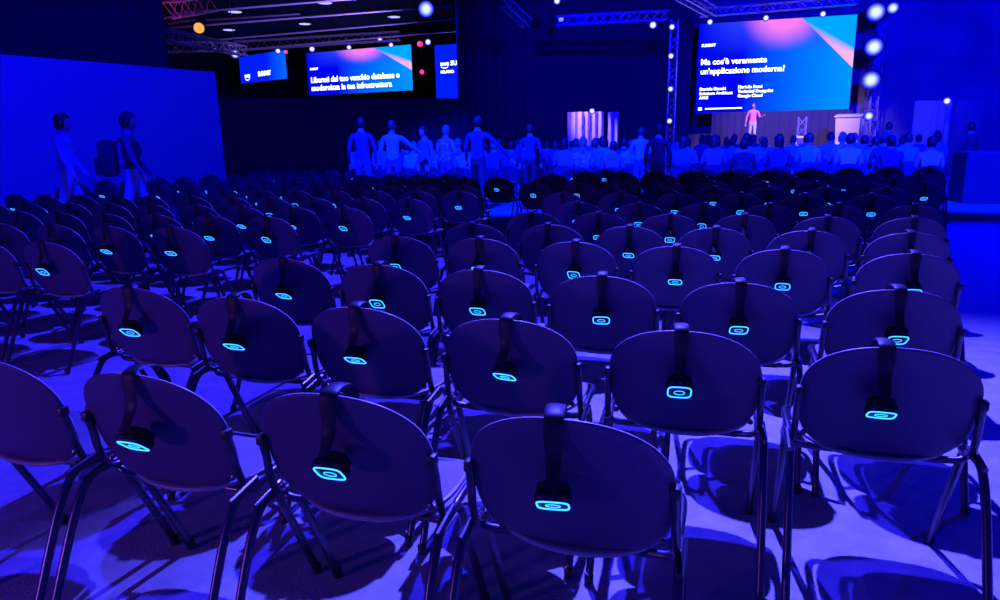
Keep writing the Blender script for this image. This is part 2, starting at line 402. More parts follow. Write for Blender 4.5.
def truss(name, p, q, s, label, M=M_alu, cat='truss', group='lighting trusses', tr=.028, root_loc=None):
    p = Vector(p); q = Vector(q); L = (q - p).length
    root = bpy.data.objects.new(name, None); COL.objects.link(root); root.location = p
    root.rotation_mode = 'QUATERNION'; root.rotation_quaternion = (q - p).to_track_quat('X', 'Z')
    tag(root, label, cat, group)
    cs = [(-s / 2, -s / 2), (s / 2, -s / 2), (s / 2, s / 2), (-s / 2, s / 2)]
    for c in cs: MB().tube([(0, *c), (L, *c)], tr, 8).build('chord', M, root)
    n = max(3, int(L / s)); 
    for f in range(4):
        a, b = cs[f], cs[(f + 1) % 4]; pts = []
        for i in range(n + 1): pts.append((i * L / n, *(a if i % 2 == 0 else b)))
        MB().tube(pts, tr * .55, 6).build('lattice', M, root)
    return root
tp = on_y(801, 138, YS - 1.4)
truss('lattice_tower', (tp.x, tp.y, ZST), (tp.x, tp.y, on_y(801, 117, YS - 1.4).z), .30, 'short lattice tower standing upright on the stage floor', cat='tower', group=None)
tp = on_y(865, 138, YS - .8)
truss('lattice_tower', (tp.x, tp.y, ZST), (tp.x, tp.y, on_y(866, 119, YS - .8).z), .28, 'dim lattice tower right of the white lectern', cat='tower', group=None)
mp = on_y(803, 147, YS - 3.6)
# floor monitor on the stage edge
wd = empty('stage_monitor', (mp.x, YS - 3.45, ZST), 0); tag(wd, 'pale wedge loudspeaker at the front edge of the stage', 'loudspeaker')
MB().add([(-.3, -.2, 0), (.3, -.2, 0), (.3, .25, 0), (-.3, .25, 0), (-.3, -.1, .35), (.3, -.1, .35), (.3, .1, .38), (-.3, .1, .38)],
         [[3, 2, 1, 0], [0, 1, 5, 4], [1, 2, 6, 5], [2, 3, 7, 6], [3, 0, 4, 7], [4, 5, 6, 7]]).build('cabinet', M_lect, wd, smooth=False)
MB().box((0, -.165, .18), (.5, .02, .26), rot=Matrix.Rotation(-.28, 4, 'X')).build('grille', M_cap, wd, smooth=False)

# ------------------------------------------------------------------ lamps and rigging
def par(loc, target, lens, r, label, group='stage lamps', length=None, hang=0.25):
    root = bpy.data.objects.new('stage_lamp', None); COL.objects.link(root); root.location = loc
    root.rotation_mode = 'QUATERNION'; root.rotation_quaternion = (Vector(target) - Vector(loc)).to_track_quat('Z', 'Y')
    tag(root, label, 'lamp', group); Lh = length or r * 2.2
    MB().lathe([(r * .35, -Lh), (r * .75, -Lh * .9), (r * .9, -Lh * .5), (r * 1.05, -.01), (r * 1.12, .0), (r * 1.12, .02), (r * 1.0, .02), (r * .98, -.005)], 20).build('housing', M_cap, root)
    MB().lathe([(.001, .012), (r * .5, .010), (r * .95, .0), (r * .95, -.01), (.001, -.01)], 20).build('lens', lens, root)
    MB().tube([(-r * 1.2, 0, -Lh * .4), (-r * 1.25, r * 1.6, -Lh * .4), (r * 1.25, r * 1.6, -Lh * .4), (r * 1.2, 0, -Lh * .4)], r * .08, 6).build('yoke', M_cap, root)
    return root
camp = CAM + Vector((0, 2, -.3))
# left light column beside the drape (four small lamps), right column (large lamps)
cl = [(672, 27), (671, 56), (670.5, 89), (669.5, 121)]
D1 = 29.8
base = at(671, 110, D1 + .56)
truss('lighting_tower', (base.x, base.y, 0), (base.x, base.y, at(672, 20, D1 + .56).z), .30, 'upright lighting tower left of the large screen', cat='tower', group=None)
for i, (x, y) in enumerate(cl):
    q = par(at(x, y, D1), camp, M_lwhite, .12, length=.34, label= ['top', 'second from top', 'third from top', 'lowest'][i].capitalize() + ' of the four small lamps on the tower left of the large screen')
    MB().tube([(0, 0, -.3), (0, 0, -.5)], .03, 8).build('bracket', M_cap, q)
D2 = 30.0
base = at(874, 100, D2 + .62)
truss('lighting_tower', (base.x, base.y, 0), (base.x, base.y, at(876, 8, D2 + .62).z), .30, 'upright lighting tower right of the large screen', cat='tower', group=None)
for i, (x, y, rr) in enumerate([(876, 12, .36), (874, 47, .36), (871, 80, .36), (869, 116, .19)]):  # big lenses widened to hold the painted halo
    q = par(at(x, y, D2), camp, M_lblue, rr, length=.4, label= ['Topmost large', 'Middle large', 'Lowest large', 'Small bottom'][i] + ' bluish lamp on the tower right of the large screen')
    MB().tube([(0, 0, -.36), (0, 0, -.72)], .03, 8).build('bracket', M_cap, q)
par(at(893, 8, 29), camp, M_lblue, .22, 'Small bluish lamp just right of the tower top, upper right')
# ceiling spots
CE = [(426, 9, 24, M_lblue, .26, 'Big bluish-white lamp above the tall narrow screen'),
      (199, 28, 24, M_lorange, .17, 'Orange lamp hanging from the left trusses'),
      (235, 54, 26, M_lwhite, .14, 'Bright white lamp at the end of the left truss'),
      (278, 51, 34, M_lwhite, .12, 'White lamp above the small leftmost screen'),
      (286, 52, 34, M_lred, .08, 'Tiny pinkish lamp above the right corner of the leftmost screen'),
      (312, 49, 34, M_lwhite, .13, 'White lamp above the left corner of the distant wide screen'),
      (349, 47.5, 34, M_lwhite, .11, 'White lamp above the middle of the distant wide screen'),
      (380, 39, 34, M_lwhite, .12, 'Yellowish-white lamp on the truss above the distant wide screen'),
      (391, 45, 34, M_lwhite, .11, 'White lamp above the right end of the distant wide screen'),
      (420, 44, 33.6, M_lred, .13, 'Red lamp left of the tall narrow screen, upper one'),
      (422, 72, 32, M_lred, .10, 'Red lamp left of the tall narrow screen, lower one'),
      (428, 42, 31, M_lwhite, .13, 'White lamp beside the upper red lamp'),
      (653, 25, 28, M_lwhite, .14, 'White lamp left of the tower above the black drape'),
      (557, 1, 27, M_lwhite, .12, 'White lamp at the top edge above the wide black drape'),
      (561, 19, 28.4, M_ldim, .10, 'Dim lamp under the truss above the wide black drape'),
      (710, 22, 30.6, M_lwhite, .12, 'White lamp over the left part of the large screen'),
      (766, 18, 30.1, M_lwhite, .12, 'White lamp over the middle of the large screen'),
      (823, 14, 29.7, M_lwhite, .12, 'White lamp over the right part of the large screen'),
      (592, 111, 25, M_lwhite, .10, 'Bright lamp above the pale curtain in the crowd'),
      (947, 101, 21, M_lwhite, .10, 'Bright lamp above the bluish doorway curtain at right')]
for x, y, dd, M, rr, lb in CE:
    p = at(x, y, dd); q = par(p, camp, M, rr, lb)
    wi = q.rotation_quaternion.to_matrix().to_4x4(); wi.translation = p; wi = wi.inverted()
    back = p + (p - camp).normalized() * rr * .9
    end = (back.x, back.y, CEIL) if y < 100 else (back.x, back.y, 0)
    MB().tube([wi @ back, wi @ Vector(end)], .014, 6).build('hanging_rod' if y < 100 else 'stand', M_cap, q)
# pendant high-bay lamps in the left part of the hall
for i, (x, y, lb) in enumerate([(325, 3, 'nearest the top edge'), (305, 24, 'between the long pipes'), (394, 17, 'right of the middle, between pipes'), (235, 12, 'above the orange lamp'), (229, 30, 'right beside the orange lamp')]):
    d = ray(x, y); dist = (CEIL - .35 - CAMH) / d.z; p = CAM + d * dist
    root = empty('high_bay_lamp', p); tag(root, 'Dim round ceiling lamp ' + lb, 'ceiling lamp', 'high bay ceiling lamps')
    MB().lathe([(.32, 0), (.34, .02), (.25, .12), (.10, .2), (.08, .3), (.03, .3), (.03, .36)], 20).build('housing', M_cap, root)
    MB().lathe([(.001, -.01), (.29, -.005), (.30, .01), (.001, .01)], 20).build('diffuser', M_ldim, root)
def rig(px0, py0, d0, px1, py1, d1): return at(px0, py0, d0), at(px1, py1, d1)
a, b = rig(164, 11, 21, 210, 4, 24); truss('ceiling_truss', a, b, .42, 'red-lit truss section at the far upper left')
a, b = rig(160, 34, 20, 243, 51, 26); truss('ceiling_truss', a, b, .30, 'white truss sloping down to the bright white lamp at left')
a, b = rig(150, 48, 30, 228, 46, 31); truss('ceiling_truss', a, b, .36, 'dim purple truss below the white sloping truss')
a, b = rig(236, 46, 33, 400, 36, 33); truss('ceiling_truss', a, b, .36, 'purplish truss running above the two distant screens')
a, b = rig(505, 3, 26, 528, 24, 27); truss('ceiling_truss', a, b, .30, 'short truss crossing the top of the wide black drape')
a, b = rig(556, 21, 27, 668, 15, 27); truss('ceiling_truss', a, b, .30, 'bluish truss along the top of the wide black drape')
a, b = rig(680, -6, 26, 712, 12, 30); truss('ceiling_truss', a, b, .34, 'truss coming forward above the left corner of the large screen')
a, b = rig(700, 13, 31, 858, 0, 30); truss('ceiling_truss', a, b, .30, 'long truss directly above the large screen')
for i, (x0, y0, x1, y1, dd, lb) in enumerate([(170, 28, 452, 6, 26, 'upper long pipe across the left ceiling'), (205, 41, 455, 19, 28, 'middle long pipe across the left ceiling'),
        (240, 50, 456, 31, 30, 'bright lower pipe running to the wide black drape'), (168, 24, 195, 20, 25, 'short pipe left of the orange lamp'),
        (205, 20, 300, 14, 27, 'thin pipe above the orange lamp'), (170, 14, 440, -8, 25, 'highest pipe at the top edge, left')]):
    a, b = rig(x0, y0, dd, x1, y1, dd)
    tag(MB().tube([a, b], .035, 8).build('ceiling_pipe', M_alu), lb.capitalize(), 'pipe', 'ceiling pipes')

# ------------------------------------------------------------------ curtains in the crowd and control desk
for (x0, x1, lb) in ((567, 604, 'pale pleated curtain left of the gap, under the bright lamp'), (608, 618, 'narrow pale pleated curtain right of the gap')):
    a = at(x0, 130, 26); b = at(x1, 130, 26)
    drape('pleated_curtain', a, b, 0.0, at(x0, 112, 26).z, M_cloth, .24, .11, lb, 'curtain', 'pale curtains behind the crowd')
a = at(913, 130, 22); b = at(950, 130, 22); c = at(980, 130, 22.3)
drape('pleated_curtain', a, b, 0, at(913, 101, 22).z, M_cloth2, .19, .09, 'bluish doorway curtain at right, its lit left half', 'curtain')  # lit half of one curtain, given the paler cloth
drape('pleated_curtain', b, c, 0, at(913, 101, 22).z, M_drape, .17, .05, 'unlit right half of the doorway curtain at the far right', 'curtain')  # shade put into the colour: black cloth for the curtain's unlit half
p0 = on_floor(962, 204); p1 = on_floor(1045, 206)
dk = MB().box(((p0.x + p1.x) / 2, p0.y + .5, .5), (p1.x - p0.x, .9, 1.0), bev=.03).build('control_desk', M_case, smooth=False)
tag(dk, 'tall desk covered in black cloth at the far end of the aisle', 'desk')

# ------------------------------------------------------------------ chair
def outline(n=56):
    pts = []
    for k in range(n):
        a = 2 * PI * k / n; c, s_ = math.cos(a), math.sin(a)
        if s_ >= 0: e = 2.25; x = .238 * abs(c) ** (2 / e); z = .635 + .165 * abs(s_) ** (2 / e)
        else:
            e = 3.5; x = .238 * abs(c) ** (2 / e); z = .635 - .212 * abs(s_) ** (2 / e)
            x *= 1 - .035 * (abs(s_)) ** 1.5
        pts.append((math.copysign(x, c) if abs(c) > 1e-9 else 0.0, z))
    return pts
def back_y(x, z): return .30 * (.80 - z) + .022 * (x / .235) ** 2 - .02 * max(0, (.56 - z) / .12) ** 2 * 0
def make_backrest():
    O = outline(); n = len(O); cz = .63; R = [0.001, .25, .5, .72, .88, .965, 1.0]
    mb = MB(); V = []; F = []; T = .011
    def ring(s_, off):
        r_ = []
        for (x, z) in O:
            X = x * s_; Z = cz + (z - cz) * s_; r_.append((X, back_y(X, Z) + off, Z))
        return r_
    layers = [ring(s_, 0.0) for s_ in R[:-1]] + [ring(.99, .0015), ring(1.0, .0045), ring(1.0, T - .0035), ring(.99, T - .001)] + [ring(s_, T) for s_ in R[:-1][::-1]]
    for L_ in layers: V += L_
    for i in range(len(layers) - 1):
        for k in range(n): F.append([i * n + k, i * n + (k + 1) % n, (i + 1) * n + (k + 1) % n, (i + 1) * n + k])
    F.append(list(range(n))); F.append([(len(layers) - 1) * n + k for k in range(n)][::-1])
    return mb.add(V, F)
def make_seat():
    n = 48; V = []; F = []; T = .014; O = []
    for k in range(n):
        a = 2 * PI * k / n; c, s_ = math.cos(a), math.sin(a); e = 3.4
        e = 3.4 if s_ > 0 else 2.6; O.append((math.copysign(.228 * abs(c) ** (2 / e), c), math.copysign((.20 if s_ > 0 else .198) * abs(s_) ** (2 / e), s_)))
    def zf(x, y): # y local -.205 rear .. .205 front
        return .455 + .006 * max(0, (-y - .10) / .10) - .028 * max(0, (y - .10) / .10) ** 1.7 - .030 * (1 - (x / .225) ** 2) * (1 if y < 0 else max(.3, 1 - y * 4))
    def ring(s_, off): return [(x * s_, y * s_ + .29, zf(x * s_, y * s_) + off) for x, y in O]
    R = [0.001, .3, .6, .82, .94]
    layers = [ring(s_, 0) for s_ in R] + [ring(.985, -.001), ring(1, -.005), ring(1, -T + .004), ring(.985, -T)] + [ring(s_, -T) for s_ in R[::-1]]
    for L_ in layers: V += L_
    for i in range(len(layers) - 1):
        for k in range(n): F.append([i * n + k, i * n + (k + 1) % n, (i + 1) * n + (k + 1) % n, (i + 1) * n + k])
    F.append(list(range(n))); F.append([(len(layers) - 1) * n + k for k in range(n)][::-1])
    return MB().add(V, F)
def make_chair():
    root = empty('stacking_chair')
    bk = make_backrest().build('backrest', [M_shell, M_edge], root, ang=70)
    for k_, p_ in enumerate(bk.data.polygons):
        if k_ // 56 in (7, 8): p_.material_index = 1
    make_seat().build('seat', M_seat, root, ang=70)
    r = .0115
    # seat frame: rear and front cross bars under the shell plus side rails
    fr = MB()
    for s_ in (-1, 1):
        fr.tube(smoothpath([(s_ * .18, .16, .415), (s_ * .225, .145, .425), (s_ * .242, .16, .436), (s_ * .245, .25, .446), (s_ * .243, .38, .440), (s_ * .225, .43, .432), (s_ * .18, .44, .43)]), r, 10)
    fr.tube([(-.18, .16, .412), (.18, .16, .412)], r * .9, 10); fr.tube([(-.18, .44, .43), (.18, .44, .43)], r * .9, 10)
    fr.build('seat_frame', M_tube, root)
    for s_ in (-1, 1):
        a = MB().tube(smoothpath([(s_ * .252, .11, .452), (s_ * .253, .07, .450), (s_ * .254, .035, .425), (s_ * .2545, -.02, .34), (s_ * .255, -.13, .10), (s_ * .255, -.175, .008)]), r * 1.1, 10).build('leg', M_tube, root)
        MB().lathe([(.010, 0), (.015, .002), (.015, .03), (.012, .034)], 12, M=Matrix.Translation((s_ * .255, -.176, 0))).build('foot_cap', M_cap, a)
        a = MB().tube(smoothpath([(s_ * .252, .10, .452), (s_ * .253, .17, .450), (s_ * .253, .21, .42), (s_ * .253, .25, .33), (s_ * .253, .36, .09), (s_ * .253, .392, .008)]), r * 1.1, 10).build('leg', M_tube, root)
        MB().lathe([(.010, 0), (.015, .002), (.015, .03), (.012, .034)], 12, M=Matrix.Translation((s_ * .253, .393, 0))).build('foot_cap', M_cap, a)
        bs = MB().tube(smoothpath([(s_ * .240, .16, .446), (s_ * .241, .125, .450), (s_ * .242, .105, .47), (s_ * .241, .085, .53), (s_ * .240, .078, .58), (s_ * .239, .063, .635)]), r * .95, 10).build('back_support', M_tube, root)
        MB().box((s_ * .238, .066, .632), (.024, .030, .03), bev=.006).build('clip', M_cap, bs)
        MB().lathe([(.004, 0), (.009, .001), (.009, .006), (.003, .009)], 10, M=Matrix.Translation((s_ * .214, .102, .485)) @ Matrix.Rotation(PI / 2, 4, 'X')).build('bolt', M_tube, bs)
        g = MB()
        g.box((s_ * .247, .115, .456), (.014, .09, .012), bev=.003)
        g.tube([(s_ * .255, .03, .452), (s_ * .255, .145, .468)], .008, 8)
        g.build('linking_bracket', M_tube, root)
    return root
chair0 = make_chair(); tag(chair0, 'x', 'chair')
far_chair = flat_mesh(chair0, 'far_chair')

# ------------------------------------------------------------------ headphones
def rsq(a, b, e=4.0, n=28):
    out = []
    for k in range(n):
        t = 2 * PI * k / n; c, s_ = math.cos(t), math.sin(t)
        out.append((math.copysign(a * abs(c) ** (2 / e), c), math.copysign(b * abs(s_) ** (2 / e), s_)))
    return out
def cup_parts(parent, loc, tilt, side):
    """side -1: hangs behind the backrest, outer face towards -Y and tilted down"""
    Mx = Matrix.Translation(loc) @ Matrix.Rotation(tilt * side * -1 if side < 0 else -tilt, 4, 'X')
    if side > 0: Mx = Matrix.Translation(loc) @ Matrix.Rotation(PI, 4, 'Z') @ Matrix.Rotation(tilt, 4, 'X')
    def puck(prof, a, b, e=4.0):
        V = []; F = []; O = rsq(a, b, e); n = len(O)
        for s_, y in prof: V += [Mx @ Vector((x * s_, y, z * s_)) for x, z in O]
        for i in range(len(prof) - 1):
            for k in range(n): F.append([i * n + k, i * n + (k + 1) % n, (i + 1) * n + (k + 1) % n, (i + 1) * n + k])
        F.append(list(range(n))); F.append([(len(prof) - 1) * n + k for k in range(n)][::-1])
        return MB().add(V, F)
    cup = puck([(.01, -.016), (.55, -.016), (.9, -.0155), (.97, -.013), (1, -.008), (1, .004), (.9, .010), (.01, .010)], .041, .037).build('ear_cup', M_phone, parent)
    puck([(.3, .008), (.9, .010), (1.0, .014), (1.0, .024), (.9, .029), (.62, .028), (.55, .018), (.01, .018)], .038, .035, 3).build('cushion', M_cush, cup)
    MB().tube([Mx @ Vector((x, -.0165, z)) for x, z in rsq(.0350, .0315)], .0021, 8, closed=True).build('light_ring', M_ring, cup)
    MB().tube([Mx @ Vector((x, -.0165, z - .003)) for x, z in rsq(.016, .011, 2.2, 18)], .0011, 6, closed=True).build('light_ring', M_ring, cup)
    hk = MB(); hk.tube(smoothpath([Mx @ Vector((-.036, -.004, .004)), Mx @ Vector((-.026, -.008, .044)), Mx @ Vector((0, -.009, .054)), Mx @ Vector((.026, -.008, .044)), Mx @ Vector((.036, -.004, .004))]), .0035, 6)
    hk.build('yoke', M_phone, cup)
    bl = MB().lathe([(.0015, 0), (.004, .001), (.004, .003), (.001, .004)], 10, M=Mx @ Matrix.Translation((0, -.012, .056)) @ Matrix.Rotation(PI / 2, 4, 'X')); bl.build('screw', M_tube, cup)
def make_headphones(tilt):
    root = empty('headphones')
    # local frame: origin = top centre of the backrest
    back_c = Vector((0, -.012, -.182)); n1 = Matrix.Rotation(tilt, 3, 'X') @ Vector((0, 0, .054)); 
    pb = back_c + n1
    fr_c = Vector((0, .128, -.165)); pf = fr_c + Matrix.Rotation(-tilt * .5, 3, 'X') @ Vector((0, 0, .054))
    path = smoothpath([pb, (0, -.013, -.09), (0, -.010, -.035), (0, -.006, -.002), (0, .014, .008), (0, .045, .008), (0, .085, -.006), (0, .11, -.04), (0, .125, -.08), pf], 5)
    n = len(path); V = []; F = []
    for i, p in enumerate(path):
        t = (path[min(i + 1, n - 1)] - path[max(i - 1, 0)]).normalized(); nn = Vector((0, -t.z, t.y))
        u = i / (n - 1); wd = .012 + .010 * min(1, math.sin(PI * u) * 1.6); th = .0024 + .002 * math.sin(PI * u) ** 2
        for k in range(10):
            a = 2 * PI * k / 10; V.append(p + Vector((1, 0, 0)) * wd * math.cos(a) + nn * th * math.sin(a))
    for i in range(n - 1):
        for k in range(10): F.append([i * 10 + k, i * 10 + (k + 1) % 10, (i + 1) * 10 + (k + 1) % 10, (i + 1) * 10 + k])
    F.append(list(range(10))); F.append([(n - 1) * 10 + k for k in range(10)][::-1])
    MB().add(V, F).build('headband', M_phone, root)
    cup_parts(root, back_c, tilt, -1)
    cup_parts(root, fr_c, tilt * .5, 1)
    return root
PH = [make_headphones(math.radians(t)) for t in (40, 47, 54)]
far_phone = [flat_mesh(p, 'far_headphones') for p in PH]
used = {'c': False, 'p': [False] * 3}

# ------------------------------------------------------------------ seating plan (metres, origin under the camera)
ROWS = {
 0: [(-.275, 1.34), (-.845, 1.345), (-1.435, 1.35), (-2.01, 1.36)],
 1: [(.53, 2.06), (-.05, 2.10), (-.63, 2.11), (-1.20, 2.15), (-1.75, 2.19), (-2.33, 2.26)],
 2: [(.715, 2.87), (.14, 2.88), (-.43, 2.91), (-.99, 2.94), (-1.53, 2.97), (-2.10, 3.03)],
 3: [(.98, 3.78), (.395, 3.80), (-.16, 3.81), (-.73, 3.88), (-1.32, 3.92), (-1.87, 3.92)],
 4: [(1.17, 4.59), (.61, 4.60), (.05, 4.65), (-.50, 4.64), (-1.05, 4.66), (-1.61, 4.63)],
 5: [(1.38, 5.42), (.83, 5.40), (.27, 5.47), (-.28, 5.41), (-.83, 5.46), (-1.37, 5.45)],
 6: [(1.63, 6.40), (1.06, 6.40), (.50, 6.32), (-.05, 6.29), (-.60, 6.30), (-1.17, 6.38)]}
FAR = {7: (1.55, 7.50, .62, 6), 8: (1.85, 8.45, .60, 6), 9: (2.46, 9.42, .60, 9), 10: (2.35, 10.4, .60, 9), 11: (2.9, 11.35, .60, 10), 12: (3.3, 12.3, .60, 10), 13: (3.5, 13.2, .60, 11)}
for k, (x, y, sp, n) in FAR.items(): ROWS[k] = [(x - c * sp + random.uniform(-.015, .015), y + random.uniform(-.04, .04)) for c in range(n)]
LROWS = {0: (-4.04, 3.29, 2), 1: (-3.76, 4.07, 5), 2: (-3.48, 4.83, 6), 3: (-3.19, 5.62, 9), 4: (-2.96, 6.55, 11), 5: (-2.81, 7.65, 12), 6: (-3.1, 8.6, 13), 7: (-3.5, 9.55, 14), 8: (-3.2, 10.5, 14), 9: (-4.4, 11.4, 13), 10: (-4.6, 12.3, 12), 11: (-5.0, 13.2, 10)}
pn = Vector((B.y - A.y, -(B.x - A.x), 0)).normalized()
if (Vector((0, 0, 0)) - Vector((A.x, A.y, 0))).dot(pn) < 0: pn = -pn
def behind_panel(x, y): return (Vector((x, y + .2, 0)) - Vector((A.x, A.y, 0))).dot(pn) < .8 and x < B.x + .8
ORD = ['front', 'second', 'third', 'fourth', 'fifth', 'sixth', 'seventh', 'eighth', 'ninth', 'tenth', 'eleventh', 'twelfth', 'thirteenth', 'fourteenth']
POS = ['rightmost', 'second', 'third', 'fourth', 'fifth', 'sixth', 'seventh', 'eighth', 'ninth', 'tenth', 'eleventh', 'twelfth', 'thirteenth', 'fourteenth', 'fifteenth']

# people standing or walking: (px, py_of_head_top, dist, height, pose, top, trousers, hair, label)
STAND = [
 (58, 113, 9.6, 1.78, 'walk', 'light blue', 'pale', 0, 'person walking in front of the lit partition, leftmost of the two walkers'),
 (124, 112, 9.8, 1.78, 'walk', 'navy', 'pale', 1, 'person with dark backpack walking in front of the lit partition, one arm down'),
 (360, 117, 14.2, 1.76, 'stand', 'navy', 'jeans', 0, 'tall person in navy top standing at the left end of the crowd'),
 (391, 120, 14.6, 1.74, 'reach', 'light blue', 'jeans', 1, 'person in light blue top reaching sideways near the left end of crowd'),
 (424, 126, 15.0, 1.66, 'stand', 'grey', 'dark', 0, 'person in grey top standing left of the patterned shirt'),
 (445, 125, 14.8, 1.66, 'stand2', 'patterned', 'jeans', 2, 'person in patterned shirt standing in the left part of the crowd'),
 (477, 116, 13.9, 1.78, 'walk', 'navy', 'dark', 0, 'tall person walking in the gap between the two seat blocks'),
 (530, 124, 15.2, 1.72, 'stand', 'navy', 'dark', 1, 'person standing alone left of the pale curtain'),
 (641, 127, 15.5, 1.66, 'stand2', 'light blue', 'jeans', 1, 'person in light blue top standing left of the dark figure'),
 (659, 124, 13.0, 1.72, 'stand', 'dark', 'dark', 0, 'dark-clothed person standing below the lighting tower'),
 (972, 128, 15.5, 1.6, 'stand', 'dark', 'navy', 0, 'dark-clothed person standing in front of the doorway curtain, far right'),
 (889, 122, 17.5, 1.72, 'stand2', 'grey', 'jeans', 0, 'person in grey standing left of the bluish doorway curtain'),
]
def stand_pos(px, py, dist):
    p = at(px, py, dist); return Vector((p.x, p.y, 0))
stand_xy = [stand_pos(*s[:3]) for s in STAND]

def place_chair(x, y, rz, label, group, far):
    if far:
        o = link('stacking_chair', far_chair)
    elif not used['c']:
        o = chair0; used['c'] = True
    else:
        o = copy_tree(chair0)
    o.location = (x, y, 0); o.rotation_euler = (0, 0, rz); tag(o, label, 'chair', group); return o
def place_phone(x, y, rz, label, far, dx=0.0):
    k = random.choice([0, 1, 1, 2, 2])
    if far: o = link('headphones', far_phone[k])
    elif not used['p'][k]: o = PH[k]; used['p'][k] = True
    else: o = copy_tree(PH[k])
    sh = random.uniform(-.012, .012) + dx
    o.location = (x + sh, y, .803); o.rotation_euler = (0, 0, rz + random.uniform(-.16, .16))
    tag(o, label, 'headphones', 'glowing headphones hung over the chair backs'); return o
def near_person(x, y): return any((Vector((x, y + .15, 0)) - s).length < .58 for s in stand_xy)
def row(pts, rname, block, side_word, far, skip_phone=(), shift={}):
    for i, (x, y) in enumerate(pts):
        if near_person(x, y) or behind_panel(x, y): continue
        rz = random.uniform(-.018, .018)
        pos = (POS[i] + ' from right') if i else 'rightmost'
        place_chair(x, y, rz, 'dark shell chair, %s, in %s row of %s seat block' % (pos, rname, block), 'chairs of the %s seat block' % block, far)
        if i not in skip_phone:
            place_phone(x, y, rz, 'headphones with blue ring on %s chair, %s row, %s block' % (pos, rname, block), far, shift.get(i, 0))
for k, pts in ROWS.items():
    row(pts, ORD[k], 'right', '', k >= 7, skip_phone=(3,) if k == 0 else (), shift={1: {0: -.045}, 0: {0: -.018}}.get(k, {}))
for k, (x, y, n) in LROWS.items():
    pts = [(x - c * .557 + random.uniform(-.008, .008), y + random.uniform(-.03, .03) + .012 * c) for c in range(n)]
    row(pts, ORD[k], 'left', '', k >= 5)

